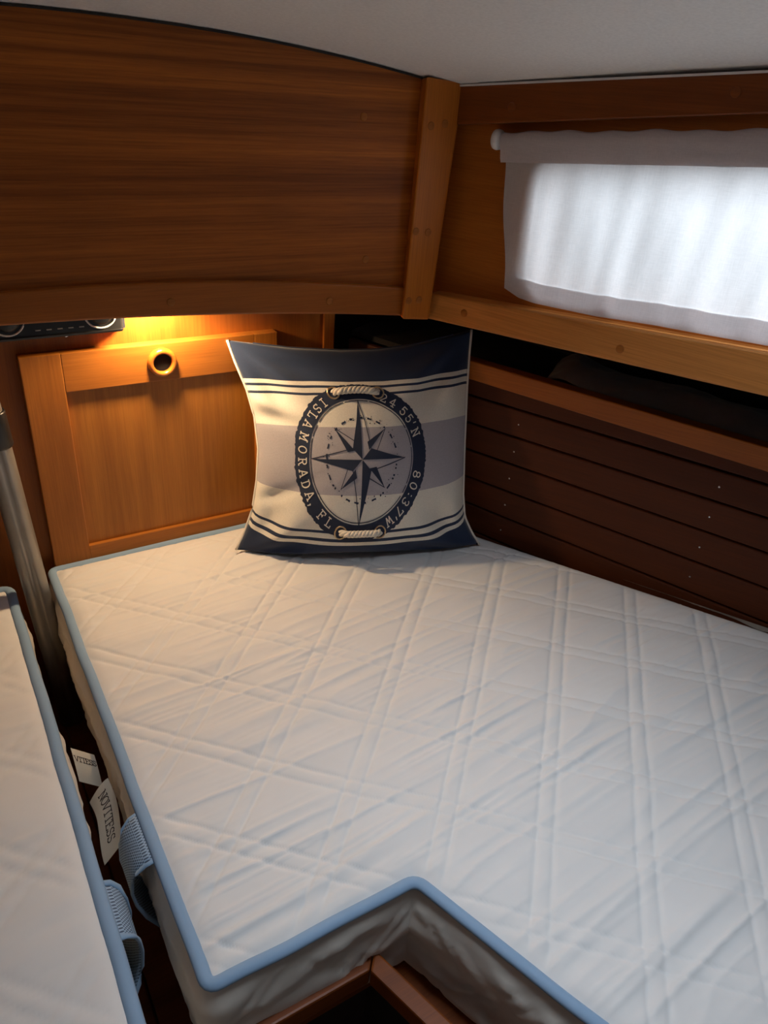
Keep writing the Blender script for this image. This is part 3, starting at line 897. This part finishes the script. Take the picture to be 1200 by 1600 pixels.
# ------------------------------------------------------------------ letters drawn with strokes
def arc(cx, cy, rx, ry, a0, a1, n=10):
    return [(cx + rx * math.cos(math.radians(a0 + (a1 - a0) * k / n)), cy + ry * math.sin(math.radians(a0 + (a1 - a0) * k / n))) for k in range(n + 1)]
GL = {
 'I': [[(.5, 0), (.5, 1)], [(.25, 1), (.75, 1)], [(.25, 0), (.75, 0)]],
 'S': [arc(.48, .74, .32, .26, 20, 270) + arc(.48, .25, .34, .25, 90, -160), [(.80, .98), (.80, .78)], [(.14, .02), (.14, .22)]],
 'L': [[(.28, 1), (.28, 0), (.88, 0), (.88, .25)], [(.08, 1), (.5, 1)], [(.08, 0), (.3, 0)]],
 'A': [[(.10, 0), (.46, 1), (.52, 1), (.90, 0)], [(.24, .34), (.76, .34)], [(-.02, 0), (.28, 0)], [(.72, 0), (1.02, 0)]],
 'M': [[(.12, 0), (.12, 1), (.5, .35), (.88, 1), (.88, 0)], [(-.04, 0), (.28, 0)], [(.72, 0), (1.04, 0)], [(-.04, 1), (.14, 1)], [(.86, 1), (1.04, 1)]],
 'O': [arc(.5, .5, .42, .5, 0, 360, 22)],
 'R': [[(.2, 0), (.2, 1), (.55, 1)] + arc(.55, .76, .26, .24, 90, -90) + [(.2, .52)], [(.5, .52), (.82, 0), (.98, 0)], [(.02, 1), (.2, 1)], [(.02, 0), (.4, 0)]],
 'D': [[(.2, 0), (.2, 1), (.45, 1)] + arc(.45, .5, .42, .5, 90, -90, 14) + [(.2, 0)], [(.02, 1), (.2, 1)], [(.02, 0), (.2, 0)]],
 'F': [[(.25, 0), (.25, 1), (.88, 1), (.88, .78)], [(.25, .54), (.66, .54)], [(.66, .66), (.66, .42)], [(.06, 0), (.5, 0)], [(.06, 1), (.25, 1)]],
 ',': [[(.4, .12), (.5, .08), (.36, -.22)]],
 "'": [[(.5, 1.05), (.42, .72)]],
 ':': [[(.45, .80), (.55, .80)], [(.45, .3), (.55, .3)]],
 '2': [arc(.48, .72, .34, .28, 165, -20) + [(.12, .04), (.12, 0), (.86, 0), (.86, .18)]],
 '4': [[(.62, 0), (.62, 1), (.08, .32), (.92, .32)], [(.4, 0), (.84, 0)]],
 '5': [[(.80, 1), (.26, 1), (.20, .55)] + arc(.46, .33, .36, .32, 120, -160, 14)],
 'N': [[(.16, 0), (.16, 1), (.84, 0), (.84, 1)], [(0, 0), (.34, 0)], [(0, 1), (.16, 1)], [(.66, 1), (1.0, 1)]],
 '8': [arc(.5, .74, .30, .25, 0, 360, 16), arc(.5, .25, .36, .26, 0, 360, 16)],
 '0': [arc(.5, .5, .36, .5, 0, 360, 20)],
 '3': [arc(.46, .74, .30, .26, 160, -80) + arc(.46, .26, .36, .26, 80, -160)],
 '7': [[(.12, .80), (.12, 1), (.86, 1), (.4, 0)]],
 'W': [[(.04, 1), (.28, 0), (.5, .7), (.72, 0), (.96, 1)], [(-.1, 1), (.2, 1)], [(.8, 1), (1.1, 1)]],
 'V': [[(.08, 1), (.5, 0), (.92, 1)], [(-.06, 1), (.24, 1)], [(.76, 1), (1.06, 1)]],
 'T': [[(.5, 0), (.5, 1)], [(.06, .8), (.06, 1), (.94, 1), (.94, .8)], [(.28, 0), (.72, 0)]],
 'E': [[(.86, .2), (.86, 0), (.22, 0), (.22, 1), (.82, 1), (.82, .8)], [(.22, .52), (.62, .52)], [(.06, 0), (.22, 0)], [(.06, 1), (.22, 1)]],
}
def ribbon2d(P, w, step):
    """flat strip along a 2-D polyline, ends extended by half the width"""
    Q = []
    P = [Vector(p) for p in P]
    for a, b_ in zip(P[:-1], P[1:]):
        d = b_ - a; L0 = d.length
        if L0 < 1e-9: continue
        n = max(1, int(L0 / step))
        d.normalize(); nrm = Vector((-d.y, d.x)) * (w / 2)
        a2, b2 = a - d * (w * 0.35), b_ + d * (w * 0.35)
        base = len(Q)
        Q.append(([(a2 + (b2 - a2) * (k / n)) + nrm * s for k in range(n + 1) for s in (1, -1)], [(2 * k, 2 * k + 1, 2 * k + 3, 2 * k + 2) for k in range(n)]))
    V, F = [], []
    for v, f in Q:
        m = len(V); V += [tuple(x) for x in v]; F += [tuple(i + m for i in q) for q in f]
    return V, F
def glyph(ch, h, asp, w, place):
    """strokes of one letter, centred, mapped by place(x, y)"""
    V, F = [], []
    for st in GL.get(ch, []):
        v, f = ribbon2d([((x - 0.5) * h * asp, (y - 0.5) * h) for x, y in st], w, 0.004)
        m = len(V); V += [place(*p) for p in v]; F += [tuple(i + m for i in q) for q in f]
    return V, F

# cloth tags in the gap
def cloth_tag(par, conv, surf, words, name='care_tag'):
    """surf(a, b) maps tag plane (a across 0..1, b along 0..1) to 3-D"""
    n1, n2 = 8, 16
    V = [surf(i / (n1 - 1), j / (n2 - 1), 0) for j in range(n2) for i in range(n1)]
    o = mesh(name, conv(V), grid_faces(n1, n2), M['tagc'], par, True)
    o['label'] = 'small white sewn-in cloth tag'
    Vt, Ft = [], []
    for (txt, a0, b0, h, sp, w) in words:
        for k, ch in enumerate(txt):
            v, f = glyph(ch, h, 0.75, w, lambda x, y, k=k: surf(a0 + y / 0.030, b0 + k * sp + x / 0.085, 0.0006))
            Vt, Ft = join((Vt, Ft), (v, f))
    if Vt:
        Vt = conv(Vt); Vt = [(v[0] - o.location[0], v[1] - o.location[1], v[2] - o.location[2]) for v in Vt]
        t = mesh('printed_text', Vt, Ft, M['ink'], o)
    return o
# tag of the right mattress: lies over the gap, text running towards the viewer
def surf_tag_r(a, b, off):
    y = 0.815 - 0.085 * b
    x = 0.066 + 0.030 * a + 0.003 * math.sin(b * 5)
    z = -0.052 - 0.030 * (1 - a) ** 1.3 - 0.030 * b + 0.006 * math.sin(b * 4 + a * 2)
    return (x, y, z + off)
cloth_tag(mt, Q_, surf_tag_r, [('NOVITESS', 0.52, 0.16, 0.0105, 0.088, 0.0012)])
def surf_tag_l(a, b, off):
    y = 0.880 - 0.040 * b
    x = 0.060 + 0.030 * a
    z = -0.030 - 0.030 * a - 0.030 * b ** 2
    return (x, y, z + off)
o = cloth_tag(m2, Q2_, surf_tag_l, [])
Vt, Ft = [], []
for k, ch in enumerate('VITESS'):
    v, f = glyph(ch, 0.0075, 0.8, 0.0011, lambda x, y, k=k: surf_tag_l(0.14 + k * 0.15 + x / 0.034, 0.40 - y / 0.045, 0.0006))
    Vt, Ft = join((Vt, Ft), (v, f))
Vt = Q2_(Vt); Vt = [(v[0] - o.location[0], v[1] - o.location[1], v[2] - o.location[2]) for v in Vt]
mesh('printed_text', Vt, Ft, M['ink'], o)

# ------------------------------------------------------------------ steel pillar between the mattresses
sp = thing('support_pillar', 'grey satin metal pillar standing in the gap between the two mattresses', 'pillar', (0.100, 1.252, -0.329))
def pill_x(z): return 0.0815 - 0.054 * z
V, F = [], []
cs = []
for k in range(40):
    a = 2 * PI * k / 40
    r = 0.0215
    x, y = r * math.cos(a), 0.019 * math.sin(a)
    g = math.exp(-((a - 1.5 * PI) / 0.16) ** 2)          # groove down the front
    y += 0.004 * g
    cs.append((x, y))
zs_ = [-0.328, -0.2, -0.1, 0.0, 0.1, 0.2, 0.3, 0.4, 0.534]
for z in zs_:
    for x, y in cs: V.append((pill_x(z) + x - 0.100, y, z + 0.329))
for j in range(len(zs_) - 1):
    for k in range(40):
        F.append((j * 40 + k, j * 40 + (k + 1) % 40, (j + 1) * 40 + (k + 1) % 40, (j + 1) * 40 + k))
F += [tuple(range(39, -1, -1)), tuple((len(zs_) - 1) * 40 + k for k in range(40))]
mesh('shaft', V, F, M['steel'], sp, True)
V, F = [], []
for z, e in ((0.297, 0.0), (0.297, 0.003), (0.300, 0.004), (0.355, 0.004), (0.358, 0.003), (0.358, 0.0)):
    for k in range(40):
        a = 2 * PI * k / 40
        V.append((pill_x(z) + (0.0215 + e) * math.cos(a) - 0.100, (0.019 + e) * math.sin(a), z + 0.329))
for j in range(5):
    for k in range(40): F.append((j * 40 + k, j * 40 + (k + 1) % 40, (j + 1) * 40 + (k + 1) % 40, (j + 1) * 40 + k))
o = mesh('collar', V, F, M['black'], sp, True); o['label'] = 'black collar'

# ------------------------------------------------------------------ black radio on the bulkhead
rd = thing('radio_unit', 'slim black radio unit with white rings under the overhead locker', 'radio', (0.19, YB + 0.011, 0.446))
def R_(V): return [(v[0] - 0.19, v[1] - YB - 0.011, v[2] - 0.446) for v in V]
V, F = box(0.085, 0.298, YB - 0.022, YB + 0.0105, 0.4465, 0.512, 0.004)
mesh('body', R_(V), F, M['black'], rd)
V, F = box(0.2985, 0.304, YB - 0.010, YB + 0.0105, 0.449, 0.510, 0.001)
o = mesh('end_cap', R_(V), F, M['chrome'], rd); o['label'] = 'bright metal end cap'
V, F = box(0.085, 0.297, YB - 0.0245, YB - 0.0222, 0.4505, 0.4525, 0.0004)
mesh('edge_strip', R_(V), F, M['plug'] if False else M['black'], rd)
for x in (0.118, 0.262):
    path = [(x + 0.026 * math.cos(2 * PI * k / 40), YB - 0.0225, 0.4825 + 0.026 * math.sin(2 * PI * k / 40)) for k in range(40)]
    V, F = tube(path, 0.0016, 8, True)
    o = mesh('ring', R_(V), F, M['whitep'], rd, True); o['label'] = 'white ring'
    V, F = cap(lathe([(0.018, YB - 0.021), (0.018, YB - 0.030), (0.015, YB - 0.032)], 28, 'y', (x, 0, 0.4825)), 28)
    mesh('knob', R_(V), F, M['black'], rd, True)
for k in range(5):
    V, F = box(0.158 + 0.017 * k, 0.166 + 0.017 * k, YB - 0.0232, YB - 0.0218, 0.4605, 0.4625, 0.0003)
    mesh('key_mark', R_(V), F, M['steel'], rd)

# ------------------------------------------------------------------ berth light under the locker
LX, LY = 0.352, YB - 0.048
lp_ = thing('berth_light', 'small warm light hidden above the rail, glowing on the bulkhead', 'lamp', (LX, LY, 0.5145))
V, F = cap(lathe([(0.030, 0.0175), (0.030, 0.008), (0.027, 0.004), (0.022, 0.003)], 28), 28)
mesh('housing', V, F, M['whitep'], lp_, True)
V, F = cap(lathe([(0.020, 0.003), (0.018, 0.0005), (0.010, 0.0)], 24), 24)
mesh('lens', V, F, emit_mat('warm_lens', (1.0, 0.66, 0.34), 6.0), lp_, True)
ld = bpy.data.lights.new('berth_light_bulb', 'SPOT')
ld.energy = 8.4; ld.color = (1.0, 0.70, 0.40); ld.shadow_soft_size = 0.016; ld.spot_size = math.radians(168); ld.spot_blend = 0.6
lo = bpy.data.objects.new('berth_light_bulb', ld); lo.location = (0, 0, -0.012); lo.parent = lp_
COL.objects.link(lo)

# ------------------------------------------------------------------ pillow
PA = Vector((0.455, 1.217, 0.006)); PT = Vector((0.925, -0.381, 0)).normalized()
LEAN = math.radians(15)
PBK = Vector((0.381, 0.925, 0)).normalized()
PU = PBK * math.sin(LEAN) + Vector((0, 0, 1)) * math.cos(LEAN)
PN = PT.cross(PU).normalized()            # towards the viewer
def e_left(v): return interp(v, [0, .08, .2, .35, .5, .65, .78, .9, 1], [-.004, .012, .030, .040, .044, .038, .024, .004, -.010])
def e_right(v): return interp(v, [0, .06, .14, .25, .5, .75, .9, 1], [.506, .488, .470, .464, .461, .460, .461, .463])
def e_top(u): return interp(u, [0, .1, .25, .45, .6, .75, .9, 1], [.418, .413, .406, .403, .406, .416, .434, .447])
def e_bot(u): return interp(u, [0, .12, .3, .5, .7, .88, 1], [.004, -.001, .002, .004, .003, -.001, .002])
def pil_ab(u, v):
    L_a, R_a = e_left(v), e_right(v); B_b, T_b = e_bot(u), e_top(u)
    a = L_a + (R_a - L_a) * u
    w = max(0.0, math.sin(PI * u)) ** 0.62
    b_ = B_b + (T_b - B_b) * v ** (1 + 1.1 * w * (1 - v) ** 6) + 0.014 * w * math.exp(-((v - 0.72) / 0.25) ** 2) * min(1, (1 - v) * 8)
    return a, b_
def pil_bulge(u, v):
    su, sv = max(0.0, math.sin(PI * u)), max(0.0, math.sin(PI * (v ** 0.72)))
    return (su ** 0.62) * (sv ** 0.62)
def pil_pt(u, v, side=1, off=0.0):
    u = min(1, max(0, u)); v = min(1, max(0, v))
    a, b_ = pil_ab(u, v)
    bl = pil_bulge(u, v)
    h_ = (0.078 if side > 0 else -0.050) * bl
    if side > 0:
        # soft folds running in from the corners and the left seam
        fold_ = 0.0
        for (cu, cv, k) in ((0, 0, 1), (0, 1, 1.2), (1, 1, 1.1), (1, 0, 1)):
            du, dv = u - cu, v - cv
            rr = math.hypot(du, dv); th = math.atan2(abs(dv), abs(du))
            fold_ += k * 0.0085 * math.sin(th * 9 + cu * 2 + cv) * math.exp(-((rr - 0.22) / 0.13) ** 2)
        fold_ += 0.011 * math.exp(-((v - 0.74 + 0.35 * u) / 0.030) ** 2) * math.exp(-(u / 0.16) ** 2)
        fold_ -= 0.011 * math.exp(-((v - 0.67 + 0.25 * u) / 0.028) ** 2) * math.exp(-(u / 0.15) ** 2)
        fold_ -= 0.010 * math.exp(-((v - 0.27 - 0.5 * u) / 0.03) ** 2) * math.exp(-(u / 0.2) ** 2)
        fold_ += 0.005 * (float(NZ[7](u * 5, v * 5)) - 0.5)
        h_ += fold_ * min(1, bl * 2.5)
        # the print bulges less than the seams pull in
    if off: h_ += off
    p = PA + PT * a + PU * b_ + PN * h_
    return p
pw = thing('throw_pillow', 'square cream and navy throw pillow with compass print standing against the corner', 'pillow', (PA + PT * 0.24)[:])
PO = PA + PT * 0.24
def P_(V): return [(v[0] - PO.x, v[1] - PO.y, v[2] - PO.z) for v in V]
NU = 72
V = [pil_pt(i / (NU - 1), j / (NU - 1)) for j in range(NU) for i in range(NU)]
F = grid_faces(NU, NU)
UV = [(i / (NU - 1), j / (NU - 1)) for j in range(NU) for i in range(NU)]
nV = len(V)
bidx = {}
for j in range(NU):
    for i in range(NU):
        if i in (0, NU - 1) or j in (0, NU - 1): bidx[(i, j)] = j * NU + i
        else:
            bidx[(i, j)] = len(V); V.append(pil_pt(i / (NU - 1), j / (NU - 1), -1)); UV.append((i / (NU - 1), j / (NU - 1)))
for j in range(NU - 1):
    for i in range(NU - 1): F.append((bidx[(i, j)], bidx[(i, j + 1)], bidx[(i + 1, j + 1)], bidx[(i + 1, j)]))
po = mesh('cover', P_(V), F, M['pillow'], pw, True)
uvl = po.data.uv_layers.new(name='UVMap')
for l in po.data.loops: uvl.data[l.index].uv = UV[l.vertex_index]
# cream seams down both sides
for u in (0.0, 1.0):
    V, F = tube([pil_pt(u, k / 40) for k in range(41)], 0.0026, 8)
    mesh('side_seam', P_(V), F, M['cream'], pw, True)
V, F = tube([pil_pt(k / 40, 1.0) for k in range(4, 38)], 0.0016, 6)
mesh('top_seam', P_(V), F, M['navy'], pw, True)

# print: metres about the middle of the front
PCU, PCV, PWU, PHV = 0.470, 0.490, 0.445, 0.425
def pr(x, y, off=0.0010): return pil_pt(PCU + 1.07 * x / PWU, PCV + 1.085 * y / PHV, 1, off)
def print_mesh(name, VF, mat, lab=None):
    o = mesh(name, P_(VF[0]), VF[1], mat, pw, True)
    if lab: o['label'] = lab
    return o
K = 0.128 / 515.0
def ring_flat(r0, r1, off, n=160, rows=6, jag=0.0, dash=None):
    V, F = [], []
    for i in range(n):
        a = 2 * PI * i / n
        j_ = 1 + jag * (random.random() - 0.5)
        for k in range(rows + 1):
            r = r0 + (r1 * j_ - r0) * k / rows
            V.append(pr(r * math.cos(a), r * math.sin(a), off))
    for i in range(n):
        if dash and not dash(i): continue
        for k in range(rows):
            a, b_ = i * (rows + 1) + k, ((i + 1) % n) * (rows + 1) + k
            F.append((a, a + 1, b_ + 1, b_))
    return V, F
ring_p = print_mesh('ring_print', ring_flat(403 * K, 512 * K, 0.0008, 260, 8, 0.022), M['navy'], 'navy ring with worn edge')
print_mesh('ring_line', ring_flat(388 * K, 394 * K, 0.0008, 200, 1, 0.004, lambda i: random.random() > 0.04), M['navy'])
dc = print_mesh('dash_circle', ring_flat(264 * K, 276 * K, 0.0008, 150, 1, 0.02, lambda i: (i % 6) < 3 and random.random() > 0.2), M['navy'])
def tri(p0, p1, p2, n=12):
    V, F = [], []
    idx = {}
    for i in range(n + 1):
        for j in range(n + 1 - i):
            a, b_ = i / n, j / n
            idx[(i, j)] = len(V)
            V.append(pr(p0[0] + (p1[0] - p0[0]) * a + (p2[0] - p0[0]) * b_, p0[1] + (p1[1] - p0[1]) * a + (p2[1] - p0[1]) * b_, 0.0008))
    for i in range(n):
        for j in range(n - i):
            F.append((idx[(i, j)], idx[(i + 1, j)], idx[(i, j + 1)]))
            if i + j < n - 1: F.append((idx[(i + 1, j)], idx[(i + 1, j + 1)], idx[(i, j + 1)]))
    return V, F
def line(p, q, w):
    v, f = ribbon2d([p, q], w, 0.005)
    return [pr(*x, 0.0009) for x in v], f
def polar(r, deg): return (r * K * math.cos(math.radians(deg)), r * K * math.sin(math.radians(deg)))
VF = ([], [])
for deg, ln in ((90, 392), (0, 335), (-90, 415), (180, 383)):
    tip = polar(ln, deg)
    VF = join(VF, tri((0, 0), tip, polar(100, deg + 45)), line(tip, polar(100, deg - 45), 3 * K * 2))
for deg, ln in ((47, 268), (135, 285), (-130, 245), (-45, 250)):
    tip = polar(ln, deg); c0 = polar(98, deg)
    VF = join(VF, tri(polar(80, deg), tip, polar(120, deg + 22)), line(tip, polar(120, deg - 24), 5 * K))
print_mesh('compass_print', VF, M['navy'], 'navy compass rose')
# specks of worn ink
VF = ([], [])
for k in range(70):
    a = random.random() * 2 * PI; r = (240 + 60 * random.random()) * K
    s = (2 + 5 * random.random()) * K
    x, y = r * math.cos(a), r * math.sin(a)
    VF = join(VF, ([pr(x - s, y), pr(x + s, y - s * .4), pr(x + s * .3, y + s)], [(0, 1, 2)]))
print_mesh('ink_specks', VF, M['navy'])['kind'] = 'stuff'
# lettering
VF = ([], [])
R_TXT = 452 * K; HT = 58 * K
txt = 'ISLAMORADA, FL'
def place_left(deg):
    a = math.radians(deg)
    # feet outwards, reading anticlockwise
    rx = Vector((-math.sin(a), math.cos(a))); up_ = Vector((-math.cos(a), -math.sin(a)))
    c = Vector((math.cos(a), math.sin(a))) * R_TXT
    return lambda x, y: pr(*(c + rx * x + up_ * y), 0.0017)
def place_right(deg):
    a = math.radians(deg)
    rx = Vector((math.sin(a), -math.cos(a))); up_ = Vector((math.cos(a), math.sin(a)))
    c = Vector((math.cos(a), math.sin(a))) * R_TXT
    return lambda x, y: pr(*(c + rx * x + up_ * y), 0.0017)
def letter(ch, place):
    if ch not in GL: return
    v, f = glyph(ch, HT, 0.86, 7.5 * K, place)
    v = P_(v); l0 = ring_p.location
    mesh('letter', [(p[0] - l0[0], p[1] - l0[1], p[2] - l0[2]) for p in v], f, M['cream'], ring_p)
angs = [124, 132.5, 141, 150.5, 162, 173, 183, 192.5, 202, 211, 217.5, 224, 230.5, 240]
for ch, dg in zip(txt, angs):
    letter(ch, place_left(dg))
for ch, dg in (('2', 64), ('4', 54.5), ('5', 42), ('5', 33.5), ("'", 27.5), ('N', 20), ('8', -15), ('0', -24.5), (':', -32), ('3', -38.5), ('7', -47), ("'", -52.5), ('W', -59)):
    letter(ch, place_right(dg))
# rope loops through eyelets
def rope(x0, x1, y, lift, sag):
    path = []
    n = 60
    for k in range(n + 1):
        t = k / n
        e = math.sin(PI * t)
        path.append(pr(x0 + (x1 - x0) * t, y + sag * e ** 0.6, 0.001 + lift * min(1, e * 2.2)))
    Vr, Fr = [], []
    for st in range(3):
        q = []
        for k, p in enumerate(path):
            d = (path[min(k + 1, n)] - path[max(k - 1, 0)]).normalized()
            s = d.cross(PN).normalized(); t_ = s.cross(d).normalized()
            a = 2 * PI * (st / 3 + k / n * 3.6)
            q.append(p + s * (0.0036 * math.cos(a)) + t_ * (0.0036 * math.sin(a)))
        Vr, Fr = join((Vr, Fr), tube(q, 0.0038, 8))
    return Vr, Fr
for (x0, x1, y, sag) in ((-0.0415, 0.0395, 0.1110, 0.0075), (-0.0335, 0.0410, -0.1130, 0.0005)):
    o = print_mesh('rope', rope(x0, x1, y, 0.010, sag), M['rope'], 'twisted cream rope loop')
    for x in (x0, x1):
        path = [pr(x + 0.0104 * math.cos(2 * PI * k / 28), y + 0.0104 * math.sin(2 * PI * k / 28), 0.0012) for k in range(28)]
        e = print_mesh('eyelet', tube(path, 0.0017, 8, True), M['brass'], 'brass eyelet')
